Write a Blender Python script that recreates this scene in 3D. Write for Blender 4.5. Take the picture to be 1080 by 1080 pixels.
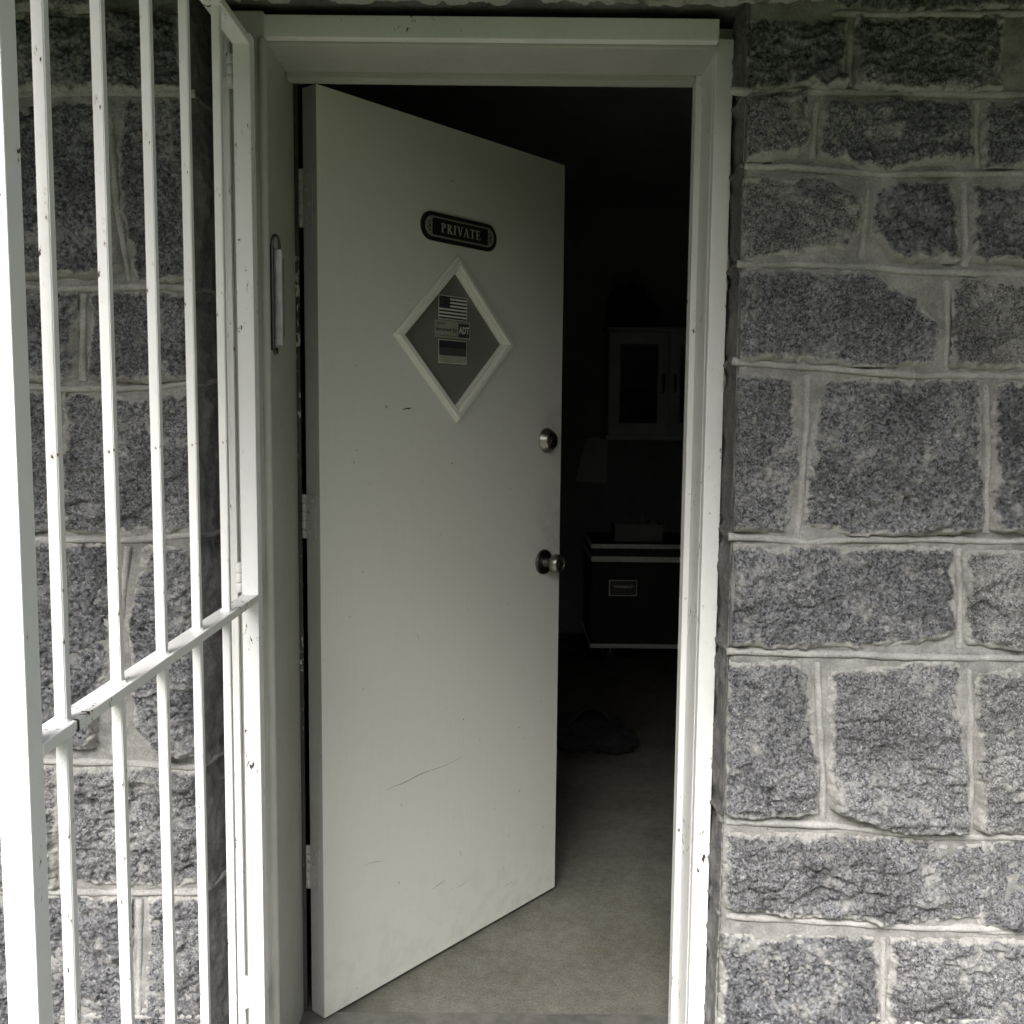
import bpy, bmesh, math, random
import numpy as np
from mathutils import Matrix, Vector
random.seed(7); np.random.seed(7)
SC = bpy.context.scene
for o in list(bpy.data.objects): bpy.data.objects.remove(o)
COL = SC.collection

# ------------------------------------------------------------------ camera
F, PITCH, ROLL, EYE = 1025.0, 0.096178, 0.009652, 1.362
x0 = Vector((1, 0, 0)); u0 = Vector((0, math.sin(PITCH), math.cos(PITCH))); fw = Vector((0, math.cos(PITCH), -math.sin(PITCH)))
cx = x0*math.cos(ROLL) + u0*math.sin(ROLL); cy = -x0*math.sin(ROLL) + u0*math.cos(ROLL)
cam = bpy.data.cameras.new('camera'); camo = bpy.data.objects.new('camera', cam); COL.objects.link(camo)
M = Matrix.Identity(4)
for i in range(3): M[i][0], M[i][1], M[i][2] = cx[i], cy[i], -fw[i]
M[0][3], M[1][3], M[2][3] = 0, 0, EYE
camo.matrix_world = M
cam.sensor_width = 36; cam.lens = 36*F/1080; cam.clip_start = 0.02; cam.clip_end = 2000
SC.camera = camo

# ------------------------------------------------------------------ light
SUN_EL, SUN_AZ = math.radians(46), math.radians(22)      # overcast glow, behind the camera and a little to its left
w = bpy.data.worlds.new('World'); SC.world = w; w.use_nodes = True
nt = w.node_tree; bg = nt.nodes['Background']
sky = nt.nodes.new('ShaderNodeTexSky'); sky.sky_type = 'NISHITA'; sky.sun_disc = False
sky.sun_elevation = SUN_EL; sky.sun_rotation = math.pi + SUN_AZ; sky.dust_density = 6; sky.air_density = 1.0
hs = nt.nodes.new('ShaderNodeHueSaturation'); hs.inputs['Saturation'].default_value = 0.45
nt.links.new(sky.outputs[0], hs.inputs['Color']); nt.links.new(hs.outputs[0], bg.inputs['Color'])
bg.inputs['Strength'].default_value = 0.10
sl = bpy.data.lights.new('sun', 'SUN'); sl.energy = 1.5; sl.angle = math.radians(36); sl.color = (1, 0.975, 0.95)
so = bpy.data.objects.new('sun', sl); COL.objects.link(so); so.location = (-2, -4, 6)
sd = Vector((math.sin(SUN_AZ)*math.cos(SUN_EL), math.cos(SUN_AZ)*math.cos(SUN_EL), -math.sin(SUN_EL)))
so.rotation_euler = sd.to_track_quat('-Z', 'Y').to_euler()
vs = SC.view_settings; vs.view_transform = 'Standard'; vs.look = 'None'; vs.gamma = 1; vs.use_curve_mapping = False
vs.exposure = 2.22
SC.render.engine = 'CYCLES'

# ------------------------------------------------------------------ pixel -> direction -> point
def ray(px, py):
    a, b = (px-540)/F, (540-py)/F
    a, b = a*math.cos(ROLL)-b*math.sin(ROLL), a*math.sin(ROLL)+b*math.cos(ROLL)
    return a, math.cos(PITCH)+b*math.sin(PITCH), -math.sin(PITCH)+b*math.cos(PITCH)
def onY(px, py, Y): r = ray(px, py); t = Y/r[1]; return r[0]*t, Y, EYE+r[2]*t
def onX(px, py, X): r = ray(px, py); t = X/r[0]; return X, r[1]*t, EYE+r[2]*t

# ------------------------------------------------------------------ numpy noise
def _hash(i, j, k, s):
    n = (i*374761393 + j*668265263 + k*2147483647 + s*1274126177).astype(np.int64) & 0xffffffff
    n = ((n ^ (n >> 13))*1103515245) & 0xffffffff
    n = ((n ^ (n >> 16))*2246822519) & 0xffffffff
    return ((n ^ (n >> 15)) & 0xffffff)/float(0xffffff)
def vnoise(x, y, z, s=0):
    x, y, z = np.broadcast_arrays(np.asarray(x, float), np.asarray(y, float), np.asarray(z, float))
    i, j, k = np.floor(x), np.floor(y), np.floor(z)
    fx, fy, fz = x-i, y-j, z-k
    i, j, k = i.astype(np.int64), j.astype(np.int64), k.astype(np.int64)
    fx, fy, fz = [t*t*(3-2*t) for t in (fx, fy, fz)]
    r = 0
    for a in (0, 1):
        for b in (0, 1):
            for c in (0, 1):
                wgt = (fx if a else 1-fx)*(fy if b else 1-fy)*(fz if c else 1-fz)
                r = r + wgt*_hash(i+a, j+b, k+c, s)
    return r*2-1
def fbm(x, y, z, s=0, o=4):
    r, a, f = 0, 1.0, 1.0
    for n in range(o): r = r + a*vnoise(x*f, y*f, z*f, s+n*17); a *= .5; f *= 2.03
    return r/1.6

# ------------------------------------------------------------------ materials
def new_mat(name):
    m = bpy.data.materials.new(name); m.use_nodes = True
    return m, m.node_tree, m.node_tree.nodes['Principled BSDF']
def N(t, typ, **kw):
    n = t.nodes.new('ShaderNode'+typ)
    for k, v in kw.items():
        if k in n.inputs: n.inputs[k].default_value = v
        else: setattr(n, k, v)
    return n
def L(t, a, b): t.links.new(a, b)
def noise(t, co, scale, detail=3, rough=.55, dist=0.0):
    n = N(t, 'TexNoise', Scale=scale, Detail=detail, Roughness=rough, Distortion=dist); L(t, co, n.inputs['Vector']); return n.outputs['Fac']
def ramp(t, fac, stops, interp='LINEAR'):
    r = N(t, 'ValToRGB'); r.color_ramp.interpolation = interp
    e = r.color_ramp.elements
    while len(e) < len(stops): e.new(.5)
    for el, (p, c) in zip(e, stops):
        el.position = p; el.color = (*c, 1) if hasattr(c, '__len__') else (c, c, c, 1)
    L(t, fac, r.inputs[0]); return r.outputs[0]
def mix(t, fac, a, b, mode='MIX'):
    m = N(t, 'Mix', data_type='RGBA', blend_type=mode)
    for sock, v in ((m.inputs[0], fac), (m.inputs[6], a), (m.inputs[7], b)):
        if hasattr(v, 'is_linked'): L(t, v, sock)
        else: sock.default_value = v if not hasattr(v, '__len__') else (*v, 1)
    return m.outputs[2]
def math_(t, op, a, b=None, c=None, clamp=False):
    m = N(t, 'Math', operation=op); m.use_clamp = clamp
    for s, v in zip(m.inputs, (a, b, c)):
        if v is None: continue
        if hasattr(v, 'is_linked'): L(t, v, s)
        else: s.default_value = v
    return m.outputs[0]
def bump(t, bsdf, h, strength=.4, dist=.002, prev=None):
    b = N(t, 'Bump', Strength=strength, Distance=dist); L(t, h, b.inputs['Height'])
    if prev is not None: L(t, prev, b.inputs['Normal'])
    L(t, b.outputs[0], bsdf.inputs['Normal']); return b.outputs[0]
def coords(t): return N(t, 'TexCoord').outputs['Object']

def granite():
    m, t, b = new_mat('granite'); co = coords(t)
    rnd = N(t, 'ObjectInfo').outputs['Random']
    vsc = N(t, 'VectorMath', operation='SCALE'); L(t, co, vsc.inputs[0]); L(t, math_(t, 'ADD', math_(t, 'MULTIPLY', rnd, .6), .62), vsc.inputs['Scale']); cs = vsc.outputs[0]
    vor = N(t, 'TexVoronoi', Scale=300.0); L(t, cs, vor.inputs['Vector'])
    grey = N(t, 'RGBToBW'); L(t, vor.outputs['Color'], grey.inputs[0])
    n1 = noise(t, cs, 130, 4, .7)
    nm = noise(t, co, 48, 4, .65)
    sp = math_(t, 'ADD', math_(t, 'ADD', math_(t, 'MULTIPLY', grey.outputs[0], .36), math_(t, 'MULTIPLY', n1, .56)), math_(t, 'MULTIPLY', nm, .16))
    c = ramp(t, sp, [(.33, (.020, .0205, .022)), (.45, (.088, .090, .096)), (.55, (.170, .172, .182)), (.68, (.28, .282, .29)), (.84, (.54, .535, .53))])
    big = noise(t, co, 9, 4, .6)
    c = mix(t, 1.0, c, ramp(t, big, [(.3, .60), (.5, .98), (.7, 1.35)]), 'MULTIPLY')
    c = mix(t, 1.0, c, ramp(t, rnd, [(0, (.64, .65, .67)), (.35, (.80, .81, .83)), (.65, (.90, .90, .91)), (1, (1.10, 1.07, 1.02))]), 'MULTIPLY')
    # lime smears of the pointing left along the edges and here and there on the face
    at = N(t, 'Attribute', attribute_name='rim').outputs['Fac']
    n2 = noise(t, co, 42, 5, .68); n3 = noise(t, co, 9, 4, .62, .8)
    a = math_(t, 'ADD', math_(t, 'MULTIPLY', at, 1.0), math_(t, 'MULTIPLY', math_(t, 'SUBTRACT', n2, .5), 1.7))
    rimf = ramp(t, a, [(.50, 0.0), (.80, .9)])
    sm = math_(t, 'ADD', math_(t, 'MULTIPLY', n3, 1.0), math_(t, 'MULTIPLY', math_(t, 'SUBTRACT', n2, .5), .9))
    smf = ramp(t, sm, [(.55, 0.0), (.78, .7)])
    f = math_(t, 'MAXIMUM', rimf, smf)
    c = mix(t, f, c, mix(t, noise(t, co, 200, 3), (.26, .256, .24), (.54, .53, .50)))
    c = mix(t, ramp(t, noise(t, co, 70, 4, .7), [(.55, 0.0), (.72, .38)]), c, (.34, .335, .30))
    L(t, c, b.inputs['Base Color']); b.inputs['Roughness'].default_value = .86; b.inputs['Specular IOR Level'].default_value = .35
    bump(t, b, math_(t, 'ADD', noise(t, co, 330, 4, .7), math_(t, 'MULTIPLY', n1, .8)), .9, .0036)
    return m
def mortar(name, lo, hi, bs=.6):
    m, t, b = new_mat(name); co = coords(t)
    n1 = noise(t, co, 14, 5, .62); n2 = noise(t, co, 190, 4, .7)
    c = ramp(t, n1, [(.28, lo), (.72, hi)])
    c = mix(t, 1.0, c, ramp(t, n2, [(.3, .72), (.7, 1.16)]), 'MULTIPLY')
    sp = noise(t, co, 75, 2, .5)
    c = mix(t, ramp(t, sp, [(.70, 0.0), (.76, .6)]), c, (.07, .07, .065))
    L(t, c, b.inputs['Base Color']); b.inputs['Roughness'].default_value = .92; b.inputs['Specular IOR Level'].default_value = .25
    bump(t, b, math_(t, 'ADD', n2, noise(t, co, 45, 4, .6)), bs, .0025)
    return m
def paint(name, col, rough=.42, dirt=.2, chips=0.0, chipcol=(.03, .028, .025), grimecol=(.16, .15, .12), spec=.45):
    m, t, b = new_mat(name); co = coords(t)
    n1 = noise(t, co, 5, 5, .6); n2 = noise(t, co, 60, 4, .6)
    g = math_(t, 'MULTIPLY', ramp(t, math_(t, 'ADD', math_(t, 'MULTIPLY', n1, .7), math_(t, 'MULTIPLY', n2, .3)), [(.42, 0.0), (.80, 1.0)]), dirt)
    c = mix(t, g, col, grimecol)
    r = rough
    if chips:
        mp = N(t, 'Mapping'); mp.inputs['Scale'].default_value = (1, 1, .45); L(t, co, mp.inputs['Vector'])
        n3 = noise(t, mp.outputs[0], 95, 3, .6); n4 = noise(t, co, 5.5, 2, .5)
        k = math_(t, 'ADD', n3, math_(t, 'MULTIPLY', math_(t, 'SUBTRACT', n4, .5), .55))
        cf = ramp(t, k, [(.755-chips, 0.0), (.775-chips, 1.0)])
        c = mix(t, ramp(t, k, [(.70-chips, 0.0), (.765-chips, .45)]), c, (.40, .31, .22) if sum(chipcol) < .2 else c)
        c = mix(t, cf, c, chipcol)
        r = math_(t, 'ADD', math_(t, 'MULTIPLY', cf, .4), rough)
        L(t, r, b.inputs['Roughness'])
    else:
        L(t, math_(t, 'ADD', math_(t, 'MULTIPLY', n2, .16), rough-.08), b.inputs['Roughness'])
    L(t, c, b.inputs['Base Color']); b.inputs['Specular IOR Level'].default_value = spec
    bump(t, b, math_(t, 'ADD', noise(t, co, 240, 2), math_(t, 'MULTIPLY', n1, 1.5)), .12, .0012)
    return m
def plain(name, col, rough=.6, metal=0.0, spec=.5, vary=.15, scale=60):
    m, t, b = new_mat(name); co = coords(t); n = noise(t, co, scale, 4, .6)
    c = mix(t, 1.0, col, ramp(t, n, [(.3, 1-vary), (.7, 1+vary)]), 'MULTIPLY')
    L(t, c, b.inputs['Base Color']); b.inputs['Metallic'].default_value = metal; b.inputs['Specular IOR Level'].default_value = spec
    L(t, math_(t, 'ADD', math_(t, 'MULTIPLY', n, .2), rough-.1), b.inputs['Roughness'])
    bump(t, b, n, .1, .001)
    return m
def concrete(name, lo, hi):
    m, t, b = new_mat(name); co = coords(t)
    n1 = noise(t, co, 3.2, 6, .65); n2 = noise(t, co, 34, 5, .65)
    c = ramp(t, math_(t, 'ADD', math_(t, 'MULTIPLY', n1, .6), math_(t, 'MULTIPLY', n2, .4)), [(.33, lo), (.66, hi)])
    st = noise(t, co, 11, 4, .7, .8)
    c = mix(t, ramp(t, st, [(.58, 0.0), (.70, .55)]), c, (.10, .095, .06))
    c = mix(t, 1.0, c, ramp(t, noise(t, co, 160, 4, .75), [(.3, .62), (.7, 1.38)]), 'MULTIPLY')
    L(t, c, b.inputs['Base Color']); b.inputs['Roughness'].default_value = .8; b.inputs['Specular IOR Level'].default_value = .3
    bump(t, b, noise(t, co, 120, 5, .7), .35, .002)
    return m
def glass(name):
    m, t, b = new_mat(name); co = coords(t); n = noise(t, co, 30, 4)
    b.inputs['Base Color'].default_value = (.24, .245, .215, 1)
    b.inputs['Transmission Weight'].default_value = .35
    L(t, math_(t, 'ADD', math_(t, 'MULTIPLY', n, .15), .12), b.inputs['Roughness'])
    return m
def clear_glass(name):
    m, t, b = new_mat(name)
    b.inputs['Base Color'].default_value = (.9, .93, .92, 1); b.inputs['Transmission Weight'].default_value = 1; b.inputs['Roughness'].default_value = .05
    return m
def door_paint():
    m, t, b = new_mat('door_paint'); co = coords(t)
    mp = N(t, 'Mapping'); mp.inputs['Scale'].default_value = (1, 1, .06); L(t, co, mp.inputs['Vector'])
    st = noise(t, mp.outputs[0], 150, 4, .6); n2 = noise(t, co, 22, 5, .65); n3 = noise(t, co, 300, 2)
    c = mix(t, 1.0, (.60, .605, .55), ramp(t, st, [(.3, .985), (.7, 1.015)]), 'MULTIPLY')
    sx = N(t, 'SeparateXYZ'); L(t, co, sx.inputs[0])
    def spot(pt, r):
        v = N(t, 'VectorMath', operation='DISTANCE'); L(t, co, v.inputs[0]); v.inputs[1].default_value = pt
        return math_(t, 'SUBTRACT', 1.0, math_(t, 'DIVIDE', v.outputs['Value'], r), clamp=True)
    k = math_(t, 'MAXIMUM', spot(GRIME[0], .17), spot(GRIME[1], .12))
    k = math_(t, 'MULTIPLY', math_(t, 'MULTIPLY', k, ramp(t, n2, [(.35, .15), (.65, 1.0)])), .55)
    low = math_(t, 'MULTIPLY', math_(t, 'SUBTRACT', 1.0, math_(t, 'DIVIDE', sx.outputs[2], .28), clamp=True), ramp(t, n2, [(.45, 0.0), (.7, .22)]))
    c = mix(t, math_(t, 'MAXIMUM', k, low), c, (.20, .19, .16))
    sp = noise(t, co, 58, 2, .5)
    c = mix(t, ramp(t, sp, [(.755, 0.0), (.775, .6)]), c, (.16, .155, .13))
    L(t, c, b.inputs['Base Color']); L(t, math_(t, 'ADD', math_(t, 'MULTIPLY', n2, .2), .34), b.inputs['Roughness']); b.inputs['Specular IOR Level'].default_value = .45
    bump(t, b, math_(t, 'ADD', math_(t, 'MULTIPLY', st, 1.0), math_(t, 'MULTIPLY', n3, .9)), .12, .001)
    return m
GRIME = [(.545+.02, .63, 1.06), (.54+.02, .62, 1.32)]
MAT = dict(
    door=door_paint(),
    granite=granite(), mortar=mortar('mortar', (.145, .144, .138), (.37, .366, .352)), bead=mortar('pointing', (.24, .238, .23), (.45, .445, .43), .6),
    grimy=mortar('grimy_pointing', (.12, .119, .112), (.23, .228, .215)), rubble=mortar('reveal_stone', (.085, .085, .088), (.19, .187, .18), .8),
    grey=paint('grey_paint', (.47, .475, .44), .40, .28, .0), greyjamb=paint('jamb_paint', (.46, .465, .42), .42, .30, .0),
    dooredge=paint('door_edge_paint', (.34, .34, .325), .45, .45, .02),
    worn=paint('worn_white_paint', (.81, .815, .81), .38, .2, .06), white=paint('white_gate_paint', (.83, .835, .835), .36, .10, .04), white2=paint('white_frame_paint', (.79, .795, .785), .40, .16, .03),
    sill=plain('worn_sill', (.20, .195, .18), .5, .6, vary=.3, scale=25), strip=paint('weathered_strip', (.035, .033, .026), .7, .3, .10, (.42, .41, .37)), catch=plain('catch_metal', (.34, .34, .345), .36, .5, vary=.2),
    trim=paint('trim_paint', (.70, .705, .63), .40, .16),
    pane=glass('window_pane'), steel=plain('brushed_steel', (.30, .29, .26), .36, 1.0, vary=.2), dsteel=plain('dark_steel', (.13, .125, .12), .38, 1.0),
    hinge=plain('painted_hinge', (.33, .33, .32), .45, .0, vary=.25, scale=120), zinc=plain('zinc', (.45, .45, .46), .4, .8),
    black=plain('black_enamel', (.012, .012, .013), .35), pewter=plain('pewter', (.30, .29, .24), .5, .3, vary=.25, scale=300),
    letter=plain('letter_metal', (.50, .49, .42), .45, .2), sticker=plain('sticker_white', (.62, .62, .55), .6), stickdark=plain('sticker_dark', (.016, .017, .022), .6),
    stickgrey=plain('sticker_charcoal', (.05, .05, .052), .6), stickpale=plain('sticker_pale', (.26, .265, .22), .6), scuff=plain('scuff_grey', (.17, .17, .16), .8, vary=.4, scale=200), scuffk=plain('scuff_dark', (.03, .03, .03), .8),
    floor=concrete('floor_concrete', (.07, .068, .055), (.16, .155, .132)), porch=concrete('porch_concrete', (.09, .09, .08), (.17, .165, .15)),
    plaster=plain('plaster', (.34, .34, .35), .9, vary=.08, scale=6), soffit=plain('soffit', (.07, .07, .055), .8, vary=.1, scale=3), leaf=plain('leaf', (.07, .10, .03), .6, vary=.35, scale=2), grass=plain('grass_ground', (.06, .08, .028), .95, vary=.4, scale=3),
    cab=plain('cabinet_laminate', (.60, .60, .60), .5, vary=.05), cglass=clear_glass('cabinet_glass'), case=plain('case_laminate', (.018, .018, .019), .5), alu=plain('aluminium', (.75, .75, .73), .45, .6),
    rubber=plain('rubber', (.02, .02, .02), .7), bag=plain('black_cloth', (.014, .014, .015), .9, vary=.3), paper=plain('paper', (.62, .62, .62), .8, vary=.05), bottle=plain('white_plastic', (.8, .8, .78), .3), card=plain('grey_card', (.25, .25, .24), .8))

# ------------------------------------------------------------------ object helpers
ORG = {}
def thing(name, label, cat, loc=(0, 0, 0), group=None, kind=None):
    o = bpy.data.objects.new(name, None); COL.objects.link(o); o.location = loc; o.empty_display_size = .1
    o['label'] = label
    if cat: o['category'] = cat
    if group: o['group'] = group
    if kind: o['kind'] = kind
    ORG[o.name] = Vector(loc); return o
def link(name, me, parent=None, label=None, cat=None, group=None, kind=None):
    o = bpy.data.objects.new(name, me); COL.objects.link(o)
    if parent: o.parent = parent
    for k, v in (('label', label), ('category', cat), ('group', group), ('kind', kind)):
        if v: o[k] = v
    ORG[o.name] = ORG[parent.name] if parent else Vector((0, 0, 0))
    return o
def mk(name, verts, faces, mat, parent=None, smooth=False, bev=0, seg=2, **kw):
    off = ORG[parent.name] if parent else Vector((0, 0, 0))
    me = bpy.data.meshes.new(name); me.from_pydata([tuple(Vector(v)-off) for v in verts], [], [list(f) for f in faces])
    bm = bmesh.new(); bm.from_mesh(me); bmesh.ops.recalc_face_normals(bm, faces=bm.faces)
    if bev: bmesh.ops.bevel(bm, geom=[e for e in bm.edges if len(e.link_faces) == 2 and e.calc_face_angle(0) > .5], offset=bev, segments=seg, profile=.6, affect='EDGES')
    bm.to_mesh(me); bm.free()
    if smooth: me.polygons.foreach_set('use_smooth', [True]*len(me.polygons))
    me.materials.append(MAT[mat] if isinstance(mat, str) else mat)
    return link(name, me, parent, **kw)
def boxv(a, b):
    (x, y, z), (X, Y, Z) = a, b
    return [(x, y, z), (X, y, z), (X, Y, z), (x, Y, z), (x, y, Z), (X, y, Z), (X, Y, Z), (x, Y, Z)]
BF = [(0, 3, 2, 1), (4, 5, 6, 7), (0, 1, 5, 4), (1, 2, 6, 5), (2, 3, 7, 6), (3, 0, 4, 7)]
def box(name, a, b, mat, parent=None, bev=.0015, **kw): return mk(name, boxv(a, b), BF, mat, parent, bev=bev, **kw)
def prism(name, poly, lift, mat, parent=None, bev=0, smooth=False, **kw):
    """poly: list of 3D points, lift: Vector extrusion"""
    n = len(poly); v = [Vector(p) for p in poly] + [Vector(p)+lift for p in poly]
    f = [list(range(n))[::-1], list(range(n, 2*n))] + [(i, (i+1) % n, n+(i+1) % n, n+i) for i in range(n)]
    return mk(name, v, f, mat, parent, bev=bev, smooth=smooth, **kw)
def tube(pts, r, seg=10, caps=True):
    pts = [Vector(p) for p in pts]; rr = r if hasattr(r, '__len__') else [r]*len(pts); V, Fc = [], []
    nrm = None
    for i, p in enumerate(pts):
        d = (pts[min(i+1, len(pts)-1)]-pts[max(i-1, 0)]).normalized()
        if nrm is None: nrm = d.orthogonal().normalized()
        nrm = (nrm - d*nrm.dot(d)).normalized(); bn = d.cross(nrm)
        for k in range(seg):
            a = 2*math.pi*k/seg; V.append(p+(nrm*math.cos(a)+bn*math.sin(a))*rr[i])
    for i in range(len(pts)-1):
        for k in range(seg): Fc.append((i*seg+k, i*seg+(k+1) % seg, (i+1)*seg+(k+1) % seg, (i+1)*seg+k))
    if caps: Fc += [list(range(seg))[::-1], list(range((len(pts)-1)*seg, len(pts)*seg))]
    return V, Fc
def lathe(base, axis, prof, seg=28):
    """prof: (distance along axis, radius)"""
    base, axis = Vector(base), Vector(axis).normalized(); u = axis.orthogonal().normalized(); v = axis.cross(u)
    V, Fc = [], []
    for (d, r) in prof:
        for k in range(seg):
            a = 2*math.pi*k/seg; V.append(base+axis*d+(u*math.cos(a)+v*math.sin(a))*r)
    for i in range(len(prof)-1):
        for k in range(seg): Fc.append((i*seg+k, i*seg+(k+1) % seg, (i+1)*seg+(k+1) % seg, (i+1)*seg+k))
    Fc += [list(range(seg))[::-1], list(range((len(prof)-1)*seg, len(prof)*seg))]
    return V, Fc
def autosmooth(o, deg=40):
    me = o.data; me.polygons.foreach_set('use_smooth', [True]*len(me.polygons))
    bm = bmesh.new(); bm.from_mesh(me)
    for e in bm.edges:
        if len(e.link_faces) == 2: e.smooth = e.calc_face_angle(0) < math.radians(deg)
    bm.to_mesh(me); bm.free(); return o

# ------------------------------------------------------------------ setting
YS = 1.80                       # face of the pointing
XL, XR = -.592, .412            # arrises of the stone on both sides of the doorway
ZT = 2.105                      # under side of the lintel
def sheet(name, x0_, y0_, x1, y1, z, mat, **kw):
    return mk(name, [(x0_, y0_, z), (x1, y0_, z), (x1, y1, z), (x0_, y1, z)], [(0, 1, 2, 3)], mat, None, kind='structure', **kw)
sheet('ground', -300, -300, 300, 300, -.30, 'grass')
o = box('porch_floor', (-2.8, .2, -.29), (2.8, 1.79, -.12), 'porch', bev=.01); o['kind'] = 'structure'
o = box('floor', (-1.9, 1.80, -.28), (2.3, 6.3, 0), 'floor', bev=0); o['kind'] = 'structure'
for nm, a, b in (('wall_back', (-1.9, 6.12, 0), (2.3, 6.3, 2.66)), ('wall_left', (-2.08, 2.22, -.28), (-1.9, 6.3, 2.66)), ('wall_right', (2.3, 2.22, -.28), (2.48, 6.3, 2.66)),
                 ('ceiling', (-2.08, 2.22, 2.661), (2.48, 6.3, 2.78))):
    o = box(nm, a, b, 'plaster', bev=0); o['kind'] = 'structure'
o = box('porch_roof', (-3.2, -.06, 2.46), (3.2, 2.6, 2.60), 'soffit', bev=.004); o['kind'] = 'structure'

# unseen leaf screen added behind the viewer: blocks low sky, bounces green light
def added_hedge():
    n = 34000; rng = np.random.default_rng(3)
    a = rng.uniform(math.radians(-78), math.radians(78), n); hgt = 3.95+.55*np.array(fbm(a*6, 0*a, 1.0, 400, 4)); v = rng.uniform(0, 1, n)**.8
    r = 9.0+.5*np.array(fbm(a*9, v*4, 2.0, 410, 3))-rng.uniform(0, .35, n)
    C = np.stack([np.sin(a)*r, 1.8-np.cos(a)*r, -.3+v*(hgt+.3)], 1)
    U = rng.normal(size=(n, 3)); U /= np.linalg.norm(U, axis=1)[:, None]; Wd = np.cross(U, rng.normal(size=(n, 3))); Wd /= np.linalg.norm(Wd, axis=1)[:, None]
    sz = rng.uniform(.10, .20, n)[:, None]
    V = np.concatenate([C-U*sz, C+Wd*sz*.55, C+U*sz, C-Wd*sz*.55]); i = np.arange(n)
    me = bpy.data.meshes.new('added_hedge'); me.from_pydata(V.tolist(), [], np.stack([i, i+n, i+2*n, i+3*n], 1).tolist()); me.materials.append(MAT['leaf'])
    link('added_hedge', me, None, label='unseen green leaf screen added to block low sky and bounce green light', cat='added_hedge', kind='stuff')
added_hedge()

# ------------------------------------------------------------------ stone wall
wall = thing('stone_wall', 'rough grey granite block wall with raised mortar joints around the doorway', 'wall', (0, YS, -.28))
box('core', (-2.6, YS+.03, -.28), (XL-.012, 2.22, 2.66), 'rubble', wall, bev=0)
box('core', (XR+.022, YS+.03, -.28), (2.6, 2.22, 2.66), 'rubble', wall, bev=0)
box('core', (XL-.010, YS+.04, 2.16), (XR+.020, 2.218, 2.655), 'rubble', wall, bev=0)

def grid_mesh(name, mat, P, keep, parent, attr=None, **kw):
    ny, nx, _ = P.shape; off = np.array(ORG[parent.name])
    idx = -np.ones((ny, nx), int)
    q = keep[:-1, :-1] & keep[1:, :-1] & keep[:-1, 1:] & keep[1:, 1:]
    used = np.zeros((ny, nx), bool); used[:-1, :-1] |= q; used[1:, :-1] |= q; used[:-1, 1:] |= q; used[1:, 1:] |= q
    idx[used] = np.arange(used.sum())
    V = (P[used]-off); jj, ii = np.nonzero(q)
    Fc = np.stack([idx[jj, ii], idx[jj, ii+1], idx[jj+1, ii+1], idx[jj+1, ii]], 1)
    me = bpy.data.meshes.new(name); me.from_pydata(V.tolist(), [], Fc.tolist())
    me.polygons.foreach_set('use_smooth', [True]*len(me.polygons))
    if attr is not None:
        a = me.attributes.new('rim', 'FLOAT', 'POINT'); a.data.foreach_set('value', attr[used].astype(np.float32))
    me.materials.append(MAT[mat]); return link(name, me, parent, **kw)
def sdf(poly, X, Z):
    """signed distance (positive inside)"""
    d = np.full(X.shape, 1e9); ins = np.zeros(X.shape, bool); n = len(poly)
    for i in range(n):
        (ax, az), (bx, bz) = poly[i], poly[(i+1) % n]
        ex, ez = bx-ax, bz-az; t = np.clip(((X-ax)*ex+(Z-az)*ez)/(ex*ex+ez*ez+1e-12), 0, 1)
        d = np.minimum(d, np.hypot(X-ax-t*ex, Z-az-t*ez))
        c = ((az > Z) != (bz > Z)) & (X < (bx-ax)*(Z-az)/((bz-az) if abs(bz-az) > 1e-9 else 1e-9)+ax); ins ^= c
    return np.where(ins, d, -d)
def arris(X, side):
    """fall of the face next to the doorway corner"""
    d = (X-XR) if side > 0 else (XL-X)
    return np.where(d < .012, (np.clip(.012-d, 0, .012)/.012)**2*.012, 0)
seed = [0]
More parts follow.
